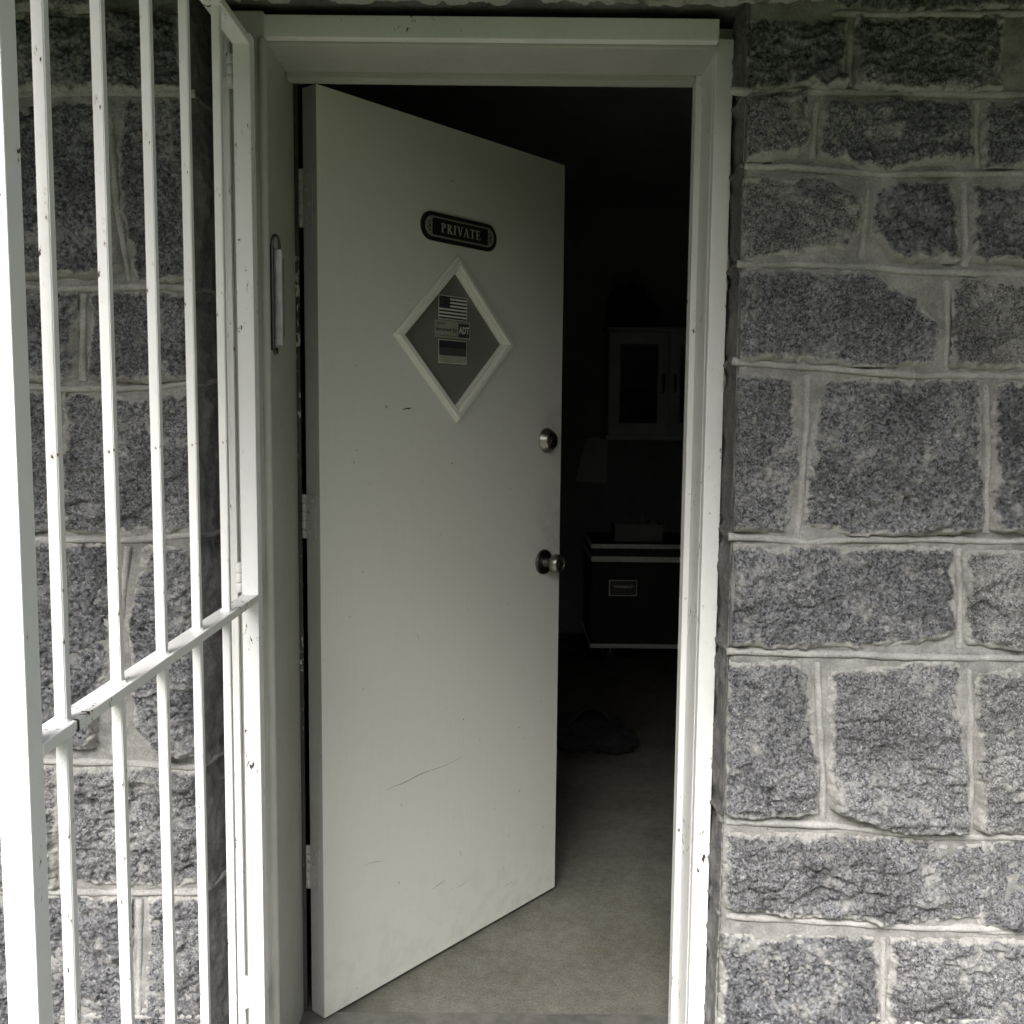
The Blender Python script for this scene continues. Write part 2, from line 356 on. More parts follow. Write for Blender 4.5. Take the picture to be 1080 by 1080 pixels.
def stone(poly, side, res=.003, bulge=.016, rough=1.0, label=None):
    seed[0] += 1; s = seed[0]*31
    p = np.array(poly); m = .012
    xs = np.arange(p[:, 0].min()-m, p[:, 0].max()+m, res); zs = np.arange(p[:, 1].min()-m, p[:, 1].max()+m, res)
    X, Z = np.meshgrid(xs, zs)
    wx = fbm(X*14, Z*14, s*.37, s, 4)*.010; wz = fbm(X*14, Z*14, s*.37+9, s+5, 4)*.010
    d = sdf(poly, X+wx, Z+wz) + .014 + fbm(X*60, Z*60, s*.1, s+9, 3)*.006
    d = d + fbm(X*170, Z*170, s*.2, s+12, 2)*.0022
    cxx, czz = p[:, 0].mean(), p[:, 1].mean(); rg = np.random.default_rng(s)
    up = np.clip((Z-czz)/(np.ptp(p[:, 1])*.5+1e-6), -1, 1)
    corner = np.clip(d/(.024+.012*up), 0, 1); prof = 1-(1-corner)**2
    tilt = (X-cxx)*rg.uniform(-.05, .05) + (Z-czz)*rg.uniform(-.16, .05)
    big = fbm(X*7, Z*9, s*1.3, s+1, 3)*.013
    fn = fbm(X*6.5+Z*2.5, Z*10-X*2, s*2.1, s+2, 4)*2.6+s*.13; fl_ = np.floor(fn); ff = fn-fl_
    facet = (fl_+np.clip((ff-.72)/.28, 0, 1)**1.3-s*.13)*.0085               # chipped ledges
    mid = fbm(X*34, Z*50, s*.7, s+3, 4)*.0095
    pn = fbm(X*105, Z*125, s*.9, s+4, 3); fine = -np.maximum(pn, 0)*.013 + np.minimum(pn+.25, 0)*-.006 + .0015
    rough = rough*rg.uniform(.75, 1.3)
    h = -.004 + prof*(bulge + np.maximum((big + facet + mid)*rough + tilt, -bulge*.5)) + fine*np.clip(d/.008, 0, 1) + np.where(d < 0, d*1.2, 0)
    h = np.maximum(h, -.02) - arris(X, side)*1.0
    P = np.stack([X, YS-h, Z], -1)
    lim = (X > XR-.001) if side > 0 else (X < XL+.001)
    rim = np.clip(1-(d-.004)/.022, 0, 1)
    grid_mesh('stone', 'granite', P, (d > -.009) & (lim if side else True), wall, rim)
def mortar_field(xa, xb, za, zb, res, side):
    X, Z = np.meshgrid(np.linspace(xa, xb, int((xb-xa)/res)+1), np.linspace(za, zb, int((zb-za)/res)+1))
    h = fbm(X*9, Z*9, 3.3, 71, 3)*.006 + fbm(X*40, Z*40, 1.3, 72, 4)*.0042 - (arris(X, side) if side else 0)
    grid_mesh('mortar', 'mortar', np.stack([X, YS-h, Z], -1), np.ones(X.shape, bool), wall)
def bead(pts, wd=.0068, hh=.0050):
    """raised ribbon of pointing along a joint; pts in wall coordinates"""
    seed[0] += 1; s = seed[0]
    pts = [Vector((p[0], p[1])) for p in pts]; P2 = []
    for a, b in zip(pts, pts[1:]):
        n = max(2, int((b-a).length/.006))
        P2 += [a.lerp(b, i/n) for i in range(n)]
    P2.append(pts[-1]); prof = [(-1, -.9), (-.86, .25), (-.45, .88), (0, 1), (.45, .9), (.86, .3), (1, -.9)]
    V, Fc = [], []; k = len(prof)
    xs = np.array([p.x for p in P2]); zs = np.array([p.y for p in P2])
    j1 = fbm(xs*9, zs*9, s*.7, s, 3); j2 = fbm(xs*30, zs*30, s*.3, s+3, 3); j3 = fbm(xs*55, zs*55, s*.3, s+6, 2)
    for i, p in enumerate(P2):
        d = (P2[min(i+1, len(P2)-1)]-P2[max(i-1, 0)]).normalized(); n = Vector((-d.y, d.x))
        fade = min(1, (min(i, len(P2)-1-i)+.3)/2.5)
        for a, b in prof:
            q = p+n*(a*wd*(1+.30*j2[i]+.15*j3[i])+j1[i]*.004)
            V.append((q.x, YS-.0012-(b*hh*(1+.45*j3[i])*fade+(.0028*j1[i]+.0012*j2[i] if b > 0 else 0)), q.y))
    for i in range(len(P2)-1):
        for a in range(k-1): Fc.append((i*k+a, i*k+a+1, (i+1)*k+a+1, (i+1)*k+a))
    mk('mortar_bead', V, Fc, 'bead', wall, smooth=True)
def W(px, py): p = onY(px, py, YS); return p[0], p[2]
# right of the doorway: stones and joints traced from the photograph's courses
RS = [[(789, 24), (888, 24), (884, 88), (788, 92)], [(908, 20), (1052, 22), (1050, 92), (905, 90)],
      [(786, 100), (849, 100), (848, 150), (838, 161), (786, 165)], [(871, 108), (1018, 112), (1020, 165), (966, 170), (935, 179), (868, 163)], [(1042, 110), (1100, 110), (1100, 172), (1040, 172)],
      [(784, 192), (868, 192), (905, 210), (903, 246), (888, 258), (780, 268)], [(926, 200), (1004, 198), (1006, 272), (942, 271), (924, 246)], [(1028, 200), (1100, 200), (1100, 276), (1026, 274)],
      [(781, 296), (806, 291), (912, 290), (960, 318), (990, 348), (984, 380), (900, 380), (778, 374)], [(1010, 300), (1100, 300), (1100, 386), (1006, 384)],
      [(775, 398), (834, 402), (838, 470), (828, 540), (818, 554), (772, 556)], [(870, 404), (1030, 404), (1028, 556), (900, 558), (852, 549), (857, 490)],
      [(768, 582), (1002, 582), (1000, 664), (940, 678), (830, 676), (768, 676)], [(1022, 586), (1100, 588), (1100, 678), (1022, 676)],
      [(770, 706), (836, 702), (852, 712), (858, 800), (854, 850), (800, 858), (768, 852)], [(880, 712), (1010, 702), (1012, 868), (940, 868), (880, 848)], [(1034, 708), (1100, 708), (1100, 872), (1034, 872)], [(1052, 408), (1100, 408), (1100, 558), (1050, 556)],
      [(768, 884), (940, 888), (1046, 894), (1044, 958), (960, 966), (870, 962), (768, 952)],
      [(764, 990), (920, 992), (922, 1070), (870, 1094), (764, 1096)], [(944, 994), (1100, 994), (1100, 1100), (942, 1098)]]
RY = (16, 100, 184, 290, 397, 571, 694, 884, 982, 1100); LY = (16, 98, 302, 408, 566, 803, 940, 1100)
def course(q, ys): m = sum(p[1] for p in q)/len(q); return max(i for i in range(len(ys)-1) if ys[i] <= m)
REND = {i: 1100+random.uniform(0, 130) for i in range(9)}; REND[7] = 1046; LEND = {i: -20-random.uniform(0, 130) for i in range(7)}
RS = [[((REND[course(q, RY)] if x == 1100 else x), y) for x, y in q] for q in RS]
for i, q in enumerate(RS): stone([W(*p) for p in q], 1, .0026, random.uniform(.016, .026), random.uniform(.8, 1.25))
RB = [[(770, 96), (900, 98), (1100, 100)], [(861, 108), (857, 168)], [(896, 28), (896, 92)], [(785, 174), (840, 177), (890, 182), (972, 184), (1100, 184)], [(1030, 106), (1030, 178)], [(917, 196), (907, 274)], [(1016, 192), (1016, 282)],
      [(777, 278), (912, 281), (972, 288), (1100, 290)], [(998, 296), (998, 390)], [(772, 380), (850, 388), (972, 397), (1100, 397)], [(853, 395), (848, 480), (841, 563)], [(768, 566), (850, 571), (970, 569), (1100, 571)],
      [(1012, 578), (1012, 684)], [(1040, 402), (1040, 562)], [(766, 687), (880, 690), (972, 694), (1100, 694)], [(862, 698), (866, 780), (867, 864)], [(1022, 702), (1022, 876)], [(766, 866), (880, 871), (972, 882), (1100, 884)], [(766, 966), (880, 973), (972, 979), (1100, 981)], [(932, 988), (932, 1100)]]
for q in RB: bead([W(1235 if p[0] == 1100 else p[0], p[1]) for p in q])
# left of the doorway
LS = [[(-20, 20), (190, 20), (190, 92), (-20, 92)],
      [(-20, 112), (100, 112), (114, 200), (126, 284), (-20, 288)], [(132, 108), (202, 108), (206, 290), (150, 296), (144, 270), (130, 190)],
      [(-20, 312), (76, 312), (76, 396), (-20, 396)], [(100, 314), (160, 311), (206, 314), (208, 394), (160, 400), (100, 396)],
      [(-20, 418), (50, 416), (50, 552), (-20, 552)], [(70, 418), (150, 422), (208, 414), (210, 550), (150, 558), (72, 556)],
      [(-20, 576), (116, 576), (112, 690), (92, 780), (-20, 786)], [(158, 582), (204, 578), (212, 680), (212, 782), (176, 792), (150, 760), (140, 660)],
      [(-20, 814), (56, 812), (56, 928), (-20, 930)], [(76, 816), (150, 812), (212, 820), (214, 926), (150, 930), (76, 926)],
      [(-20, 950), (134, 948), (134, 1096), (-20, 1096)], [(160, 952), (214, 950), (216, 1096), (160, 1096)]]
LS = [[((LEND[course(q, LY)] if x == -20 else x), y) for x, y in q] for q in LS]
for q in LS: stone([W(*p) for p in q], -1, .0026, random.uniform(.014, .022), random.uniform(.8, 1.2))
LB = [[(-20, 100), (206, 98)], [(115, 108), (122, 210), (137, 296)], [(-20, 302), (206, 304)], [(88, 310), (88, 402)], [(-20, 408), (130, 410), (208, 402)], [(60, 414), (60, 562)], [(-20, 566), (130, 570), (210, 564)], [(134, 576), (128, 650), (120, 796)],
      [(-20, 802), (130, 804), (212, 810)], [(66, 810), (66, 936)], [(-20, 940), (214, 941)], [(147, 948), (148, 1096)]]
for q in LB: bead([W(-155 if p[0] == -20 else p[0], p[1]) for p in q])
# coursed blocks beyond the frame, above the lintel line and near the ground
def coursed(xa, xb, courses, side):
    for (za, zb) in courses:
        x = xa
        while x < xb-.08:
            wd = min(random.uniform(.26, .46), xb-x)
            if xb-x-wd < .16: wd = xb-x
            stone([(x+.012, za+.012), (x+wd-.012, za+.012), (x+wd-.012, zb-.012), (x+.012, zb-.012)], side, .011, .015)
            if x+wd < xb-.01: bead([(x+wd, za+.006), (x+wd, zb-.006)])
            x += wd
        if za > -.27: bead([(xa, za), (xb, za)])
zc = [W(1100, y)[1] for y in RY][::-1]; zl_ = [W(-20, y)[1] for y in LY][::-1]
for i in range(9): x = W(REND[8-i]+12, 540)[0]; coursed(x, 2.6, [(zc[i], zc[i+1])], 1); bead([(x, zc[i]+.006), (x, zc[i+1]-.006)])
for i in range(7): x = W(LEND[6-i]-12, 540)[0]; coursed(-2.6, x, [(zl_[i], zl_[i+1])], -1); bead([(x, zl_[i]+.006), (x, zl_[i+1]-.006)])
low = [(-.28, -.03), (-.03, .19), (.19, zc[0])]; top = [(zc[-1], 2.30), (2.30, 2.46)]
coursed(XR, 2.6, low, 1); coursed(-2.6, XL, low[:-1]+[(.19, zl_[0])], -1); coursed(XR+.14, 2.6, top, 1); coursed(-2.6, XL-.14, [(zl_[-1], 2.30), (2.30, 2.46)], -1)
for a in ((XL-.13, XR+.13, ZT+.004, 2.34),): stone([(a[0], a[2]), (a[1], a[2]), (a[1], a[3]), (a[0], a[3])], 0, .005, .018)
bead([(XL-.15, 2.35), (XR+.15, 2.35)]); stone([(XL-.13, 2.362), (XR+.13, 2.362), (XR+.13, 2.452), (XL-.13, 2.452)], 0, .01)
mortar_field(XR, 1.12, .1, 2.2, .005, 1); mortar_field(-1.12, XL, .1, 2.2, .005, -1)
mortar_field(1.12, 2.6, -.28, 2.46, .03, 0); mortar_field(-2.6, -1.12, -.28, 2.46, .03, 0)
mortar_field(XR, 1.12, -.28, .1, .02, 1); mortar_field(-1.12, XL, -.28, .1, .02, -1); mortar_field(XR, 1.12, 2.2, 2.46, .02, 1); mortar_field(-1.12, XL, 2.2, 2.46, .02, -1)
mortar_field(XL, XR, ZT+.01, 2.46, .02, 0)
# reveals: the rough returns of the masonry towards the frames
def reveal(xa, ya, xb, yb, sgn, js):
    zs = np.arange(-.28, 2.14, .005); t = np.linspace(0, 1, 36); T, Z = np.meshgrid(t, zs)
    X = xa+(xb-xa)*T; Y = ya+(yb-ya)*T
    h = fbm(Y*22, Z*16, 7+sgn, 91, 4)*.008 + fbm(Y*90, Z*90, 3, 95, 4)*.005; rim = np.zeros(X.shape)
    for j in js:
        q = Z-j-.012*fbm(Y*14, Z*3, 5, 97, 2)
        h = h + .005*np.exp(-(q/.007)**2) - .004*np.exp(-((np.abs(q)-.02)/.012)**2); rim = np.maximum(rim, np.exp(-(q/.016)**2))
    h = h*np.clip(T*6, 0.15, 1)*np.clip((1-T)*8, .2, 1)
    grid_mesh('reveal', 'rubble', np.stack([X-sgn*h, Y, Z], -1), np.ones(X.shape, bool), wall)
    for j in js:
        if j < 2.05:
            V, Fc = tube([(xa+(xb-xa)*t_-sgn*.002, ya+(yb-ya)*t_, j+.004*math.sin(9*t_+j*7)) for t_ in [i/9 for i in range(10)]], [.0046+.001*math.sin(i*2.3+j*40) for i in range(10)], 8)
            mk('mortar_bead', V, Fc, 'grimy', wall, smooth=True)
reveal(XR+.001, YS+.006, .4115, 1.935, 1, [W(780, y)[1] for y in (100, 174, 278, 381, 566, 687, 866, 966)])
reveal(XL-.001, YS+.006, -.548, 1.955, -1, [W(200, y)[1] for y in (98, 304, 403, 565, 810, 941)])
mk('soffit', [(XL, YS+.02, ZT+.012), (XR, YS+.02, ZT+.012), (XR+.02, 1.97, ZT+.012), (XL+.04, 1.97, ZT+.012)], [(0, 1, 2, 3)], 'rubble', wall)

# ------------------------------------------------------------------ door frame
JL, JR, FH = -.465, .374, 2.052       # jamb faces and underside of the head
fr = thing('door_frame', 'grey painted door frame lining the stone doorway', 'door frame', (0, 1.98, 0))
jl = mk('jamb', boxv((-.536, 1.862, 0), (JL, 2.104, FH+.05)), BF, 'greyjamb', fr, bev=.003, label='grey jamb on the hinge side with a metal catch on it')
# rounded nosing along the front of the jamb
V, Fc = tube([(JL-.004, 1.866, .002), (JL-.004, 1.866, FH)], .0085, 14); autosmooth(mk('nosing', V, Fc, 'greyjamb', jl))
jr = box('jamb', (JR, 1.925, 0), (.436, 2.122, FH+.05), 'white2', fr, bev=.003, label='off white jamb on the lock side')
box('stop', (JR-.012, 2.030, 0), (JR+.004, 2.068, FH), 'white2', jr, bev=.002)
hd = box('head', (JL-.001, 1.890, FH), (JR+.001, 2.106, FH+.051), 'greyjamb', fr, bev=.003)
box('stop', (JL+.002, 2.030, FH-.012), (JR-.014, 2.066, FH+.003), 'greyjamb', hd, bev=.002)
box('weatherstrip', (JL-.004, 2.1046, .01), (JL+.0075, 2.1125, FH), 'strip', jl, bev=.001)
box('threshold', (JL-.002, 1.84, -.004), (JR+.002, 2.10, .009), 'sill', fr, bev=.003)
# narrow casing with hooked wire fixed to the jamb
zt, zb_ = onX(288, 262, JL)[2], onX(294, 365, JL)[2]; yc = 1.892
cat = thing('door_catch', 'narrow grey metal casing with hooked wire loop on the left jamb', 'catch', (JL, yc, zb_))
box('back_plate', (JL+.0005, yc-.010, zb_-.012), (JL+.004, yc+.012, zt+.004), 'dsteel', cat, bev=.001)
box('casing', (JL+.0042, yc-.004, zb_+.006), (JL+.023, yc+.011, zt-.004), 'catch', cat, bev=.004, seg=3)
box('groove_strip', (JL+.0232, yc-.0005, zb_+.014), (JL+.0246, yc+.0025, zt-.02), 'dsteel', cat, bev=.0005)
pts = [(JL+.006, yc-.014, zb_-.012), (JL+.006, yc-.014, zt+.004)] + [(JL+.006+.008*(1-math.cos(a))*.5*2*.6, yc-.014+.0095*(1-math.cos(a)), zt+.004+.017*math.sin(a)) for a in [math.pi*k/10 for k in range(1, 11)]] + [(JL+.016, yc+.005, zt-.012)]
V, Fc = tube(pts, .0028, 8); autosmooth(mk('wire_hook', V, Fc, 'dsteel', cat))
box('clip', (JL+.004, yc-.006, zb_-.004), (JL+.022, yc+.010, zb_+.010), 'catch', cat, bev=.002)
V, Fc = tube([(JL+.008, yc-.013, zb_-.012), (JL+.009, yc-.010, zb_-.019), (JL+.010, yc-.004, zb_-.018), (JL+.010, yc+.001, zb_-.008)], .003, 8); autosmooth(mk('wire_end', V, Fc, 'dsteel', cat))

# ------------------------------------------------------------------ fixed gate frame (white)
gf = thing('gate_frame', 'white painted steel gate frame fixed inside the stone opening', 'gate frame', (0, 1.9, 0))
box('post', (-.549, 1.852, 0), (-.5365, 1.904, 2.10), 'white2', gf, bev=.0015, label='white hinge post beside the stone reveal')
box('flange', (-.5363, 1.8500, 0), (-.527, 1.8615, 2.10), 'white2', gf, bev=.0015)
box('post', (JR+.001, 1.900, 0), (.4085, 1.9245, 2.075), 'white2', gf, bev=.002, label='white closing post beside the rough stone on the lock side')
box('head_bar', (-.4965, 1.868, FH+.006), (JR, 1.889, 2.098), 'white2', gf, bev=.002)

# ------------------------------------------------------------------ security gate, swung open towards the viewer
gate = thing('security_gate', 'open white steel security gate with chipped vertical bars', 'gate', (-.49, 1.815, .06))
GX = -.490
box('hinge_stile', (GX-.0155, 1.800, .06), (GX+.0155, 1.831, 2.04), 'white', gate, bev=.0015)
box('end_stile', (GX-.0155, .930, .06), (GX+.0155, .961, 2.04), 'white', gate, bev=.0015)
zr = onX(268, 634, GX+.015)[2]
for z in (.066, zr-.0065, 2.02):
    box('rail', (GX-.0158, .9612, z), (GX+.0158, 1.7998, z+.0135), 'worn', gate, bev=.0012)
def barmesh():
    off = ORG['security_gate']; z0, z1 = .07, 2.03
    me = bpy.data.meshes.new('bar'); a = .0066
    me.from_pydata([tuple(Vector(v)-Vector((0, 0, 0))) for v in boxv((-a, -a, z0-off.z), (a, a, z1-off.z))], [], BF)
    bm = bmesh.new(); bm.from_mesh(me); bmesh.ops.bevel(bm, geom=bm.edges[:], offset=.0012, segments=2, affect='EDGES'); bm.to_mesh(me); bm.free()
    me.materials.append(MAT['white']); return me
bmsh = barmesh(); rails = []
for k in range(5):
    o = link('bar', bmsh, gate); o.location = (0, 1.647-.1530*k-1.815, 0)
    if k >= 3: o.material_slots[0].link = 'OBJECT'; o.material_slots[0].material = MAT['worn']
    o.rotation_euler = (random.uniform(-.002, .002), random.uniform(-.0015, .0015), 0)
wm = None
for rl, zt_ in [(c, None) for c in gate.children if c.name.startswith('rail')][1:2]:
    for k in range(5):
        V, Fc = lathe((GX, 1.647-.153*k, zr+.0062), (0, 0, 1), [(0, .0112), (.0016, .0108), (.0034, .0088), (.0044, .0068)], 14)
        V = [v+Vector((random.uniform(-1, 1), random.uniform(-1, 1), random.uniform(-.6, .6)))*.0009 for v in V]
        mk('weld', V, Fc, 'worn', rl, smooth=True)
for z in (.22, zr+.034, 1.985):                       # three-knuckle butt hinges between stile and post
    h = box('hinge', (-.5265, 1.8318, z-.028), (-.5035, 1.8445, z+.028), 'white2', gate, bev=.001)
    for j in (-1, 0, 1):
        V, Fc = lathe((-.5185, 1.8275, z+j*.0186-.0088), (0, 0, 1), [(0, .0062), (.0008, .0068), (.0168, .0068), (.0176, .0062)], 16)
        autosmooth(mk('knuckle', V, Fc, 'white2', h))

# ------------------------------------------------------------------ door
E0 = Vector((-.4111, 2.0707, 0)); ANG = math.radians(49.055); DW, DT, DB, DH = .8316, .045, .012, 2.03
dv = Vector((math.cos(ANG), math.sin(ANG), 0)); nv = Vector((math.sin(ANG), -math.cos(ANG), 0))   # along the leaf, outwards
def D(s, z, o=0.0): return E0 + dv*s + nv*o + Vector((0, 0, z))
def duv(px, py, o=0.0):
    r = Vector(ray(px, py)); c = Vector((0, 0, EYE)); q = E0+nv*o
    t = (q-c).dot(nv)/r.dot(nv); p = c+r*t; return (p-E0).dot(dv), p.z
door = thing('entrance_door', 'grey painted door standing ajar with diamond window, knob and deadbolt', 'door', tuple(D(0, 0, -DT)))
dia = [duv(479, 283), duv(532, 357), duv(484, 433), duv(424, 349)]       # T R B L: opening in the leaf
ds = sum(p[0] for p in (dia[0], dia[2]))/2; ztop, zbot = dia[0][1], dia[2][1]; zmid = (ztop+zbot)/2; hw = (dia[1][0]-dia[3][0])/2
ds = (dia[1][0]+dia[3][0])/2*.5 + ds*.5
dia = [(ds, ztop), (ds+hw, zmid), (ds, zbot), (ds-hw, zmid)]
rc = [(0, DB+DH), (DW, DB+DH), (DW, DB), (0, DB)]                        # TL TR BR BL
V = [D(*p, 0) for p in rc+dia] + [D(*p, -DT) for p in rc+dia]
fa = [(0, 1, 4), (1, 5, 4), (1, 2, 5), (2, 6, 5), (2, 3, 6), (3, 7, 6), (3, 0, 7), (0, 4, 7)]
Fc = fa + [tuple(i+8 for i in f[::-1]) for f in fa] + [(i, (i+1) % 4, (i+1) % 4+8, i+8) for i in range(3)] + [(4+i, 4+(i+1) % 4, 12+(i+1) % 4, 12+i) for i in range(4)]
leaf = mk('leaf', V, Fc, 'door', door)
e = .0006                                                               # hinge edge: darker, worn
mk('hinge_edge', [D(0, DB, 0), D(0, DB, -DT), D(0, DB+DH, -DT), D(0, DB+DH, 0), D(-e, DB, -.001), D(-e, DB, -DT), D(-e, DB+DH, -DT), D(-e, DB+DH, -.001)], BF, 'dooredge', leaf)
# diamond window
win = mk('window_frame', [D(*p, -.012) for p in dia]+[D(*p, -.0125) for p in dia], [(0, 1, 2, 3), (7, 6, 5, 4), (0, 4, 5, 1), (1, 5, 6, 2), (2, 6, 7, 3), (3, 7, 4, 0)], 'trim', door) if False else None
def scaled(k): return [(ds+(p[0]-ds)*k, zmid+(p[1]-zmid)*k) for p in dia]
inner = [(ds+(p[0]-ds), zmid+(p[1]-zmid)) for p in dia]
prof = [(.955, -.012), (.96, -.002), (.985, .003), (.99, .0075), (1.03, .010), (1.04, .0135), (1.115, .0135), (1.13, .009), (1.165, .006), (1.17, .0003)]
rings = [[D(*p, o) for p in scaled(k)] for k, o in prof]
pane = mk('pane', [D(*p, -.009) for p in scaled(.975)]+[D(*p, -.013) for p in scaled(.975)], [(0, 1, 2, 3), (7, 6, 5, 4), (0, 4, 5, 1), (1, 5, 6, 2), (2, 6, 7, 3), (3, 7, 4, 0)], 'pane', door)
for i in range(4):
    V = []; j = (i+1) % 4
    for r in rings: V += [r[i]*.9995+r[j]*.0005, r[j]*.9995+r[i]*.0005]
    n = len(rings); Fc = [(2*k, 2*k+1, 2*k+3, 2*k+2) for k in range(n-1)] + [(2*n-2, 2*n-1, 1, 0)] + [tuple(range(0, 2*n, 2)), tuple(range(1, 2*n, 2))[::-1]]
    mk('window_moulding', V, Fc, 'trim', door, bev=0)
# inside trim and stickers on the pane
so_ = -.0088
def quad(name, s0, z0, s1, z1, o, mat, parent, sk=0.0, **kw):
    """thin printed sheet on the door plane; sk: drop of the right end"""
    t = .00012
    c = [(s0, z0), (s1, z0-sk), (s1, z1-sk), (s0, z1)]
    return mk(name, [D(*p, o) for p in c]+[D(*p, o+t) for p in c], BF, mat, parent, **kw)
a = duv(462.5, 312, so_); b = duv(492.5, 338, so_)
s0, s1 = a[0], b[0]; za, zb2 = duv(463, 310.5, so_)[1], duv(463, 336, so_)[1]
fl = quad('sticker', s0, zb2, s1, za, so_, 'sticker', pane, label='striped flag sticker, topmost of three on the pane')
hgt = za-zb2; mgn = .0016; fh = (hgt-2*mgn)/13
stripes = []
for i in range(0, 13, 2):
    zt_ = za-mgn-i*fh; sx = s0+mgn if i > 6 else s0+mgn+(s1-s0)*.38
    stripes.append((sx, zt_-fh, s1-mgn, zt_))
def multi(name, rects, o, mat, parent):
    V, Fc = [], []
    for (p, q, r, s_) in rects:
        n = len(V); V += [D(p, q, o), D(r, q, o), D(r, s_, o), D(p, s_, o)]; Fc.append((n, n+1, n+2, n+3))
    return mk(name, V, Fc, mat, parent)
multi('print', stripes + [(s0+mgn, za-mgn-7*fh, s0+mgn+(s1-s0)*.38, za-mgn)], so_+.0004, 'stickdark', pane)
stars = []
for r in range(5):
    for c in range(6 - (r % 2)):
        x = s0+mgn+(s1-s0)*.38*(.12+c*.15+(r % 2)*.075); z = za-mgn-7*fh*(.14+r*.18); stars.append((x, z-.0006, x+.0011, z+.0005))
multi('print', stars, so_+.0006, 'stickpale', pane)
zc1, zc0 = duv(459, 336.5, so_)[1], duv(459, 355, so_)[1]; c0, c1 = duv(458, 345, so_)[0], duv(495.5, 348, so_)[0]
quad('sticker', c0, zc0, c1, zc1, so_+.0009, 'stickpale', pane, label='pale security company sticker, middle of three on the pane')
bx0 = c0+(c1-c0)*.66
multi('print', [(bx0, zc0+.0035, c1-.003, zc1-.0045), (c0+.004, zc0+.0038, bx0-.004, zc0+.0050)] + [(c0+.004+u*.0021+(.002 if u > 0 else 0)+(.002 if u > 3 else 0)+(.002 if u > 6 else 0), zc1-.0105, c0+.004+u*.0021+.0014+(.002 if u > 0 else 0)+(.002 if u > 3 else 0)+(.002 if u > 6 else 0), zc1-.0062) for u in range(11)], so_+.0013, 'stickdark', pane)
def text(body, s, z, size, o, mat, parent, name='lettering', squeeze=1.0, bold=0.0):
    cu = bpy.data.curves.new(name, 'FONT'); cu.body = body; cu.size = 1; cu.offset = bold; cu.resolution_u = 2
    to = bpy.data.objects.new(name, cu); COL.objects.link(to)
    me = bpy.data.meshes.new_from_object(to.evaluated_get(bpy.context.evaluated_depsgraph_get())); bpy.data.objects.remove(to)
    off = ORG[parent.name]; xs = [v.co.x for v in me.vertices]; ys = [v.co.y for v in me.vertices]
    kx, ky = squeeze/(max(xs)-min(xs)), size/(max(ys)-min(ys)); xa, ya = min(xs), min(ys)
    for v in me.vertices: v.co = D(s+(v.co.x-xa)*kx, z+(v.co.y-ya)*ky, o)-off
    me.materials.append(MAT[mat]); return link(name, me, parent)
hz1 = zc1-zc0; text('secured by', c0+.0035, zc0+hz1*.30, hz1*.30, so_+.0014, 'stickdark', pane, squeeze=bx0-c0-.007, bold=.03)
text('ADT', bx0+.0015, zc0+hz1*.30, hz1*.42, so_+.0016, 'sticker', pane, squeeze=c1-.003-bx0-.003, bold=.02)
z1_, z0_ = duv(463, 357.5, so_)[1], duv(463, 382.5, so_)[1]
quad('sticker', s0-.0005, z0_, s1-.0005, z1_, so_+.0003, 'sticker', pane, label='flag sticker banded black, dark and pale, lowest of three on the pane')
hz = z1_-z0_
multi('print', [(s0+.0012, z1_-hz*.36, s1-.0018, z1_-.0016)], so_+.0008, 'stickdark', pane); multi('print', [(s0+.0012, z0_+.0014, s1-.0018, z1_-hz*.69)], so_+.0008, 'stickpale', pane); multi('print', [(s0+.0012, z1_-hz*.68, s1-.0018, z1_-hz*.362)], so_+.0008, 'stickgrey', pane)

# lockset
b = duv(576.5, 464.5); V, Fc = lathe(D(*b), nv, [(0, .0335), (.003, .0335), (.0045, .032), (.019, .0245), (.021, .0225), (.0215, .019)], 36)
dbt = autosmooth(mk('deadbolt', V, Fc, 'steel', door)); V, Fc = lathe(D(b[0], b[1], .0212), nv, [(0, .0185), (.0018, .0178), (.002, .0105), (.0035, .010), (.0036, .0)], 28); autosmooth(mk('cylinder', V, Fc, 'dsteel', dbt))
p0 = D(b[0], b[1], .0249); u_ = Vector((0, 0, 1)); mk('keyway', [p0+dv*-.001-u_*.005, p0+dv*.001-u_*.005, p0+dv*.001+u_*.005, p0-dv*.001+u_*.005], [(0, 1, 2, 3)], 'black', dbt)
b = duv(573, 592.5); V, Fc = lathe(D(*b), nv, [(0, .0345), (.003, .0345), (.006, .033), (.0085, .026), (.009, .016)], 36); autosmooth(mk('knob_rose', V, Fc, 'dsteel', door))
V, Fc = lathe(D(b[0], b[1], .0085), nv, [(0, .0135), (.016, .011), (.021, .0125), (.026, .021), (.034, .0255), (.043, .0255), (.050, .0225), (.053, .0185), (.0535, .017), (.0515, .0165), (.0515, .0)], 36); knob = autosmooth(mk('knob', V, Fc, 'steel', door))
V, Fc = lathe(D(b[0], b[1], .0602), nv, [(0, .009), (.0025, .0085), (.0026, .0)], 20); autosmooth(mk('lock_button', V, Fc, 'dsteel', knob))
# inside knob and latch faces on the leaf edge
V, Fc = lathe(D(b[0], b[1], -DT), -nv, [(0, .034), (.006, .032), (.009, .014), (.028, .012), (.034, .024), (.05, .026), (.058, .018), (.059, 0)], 24); autosmooth(mk('knob', V, Fc, 'steel', door))
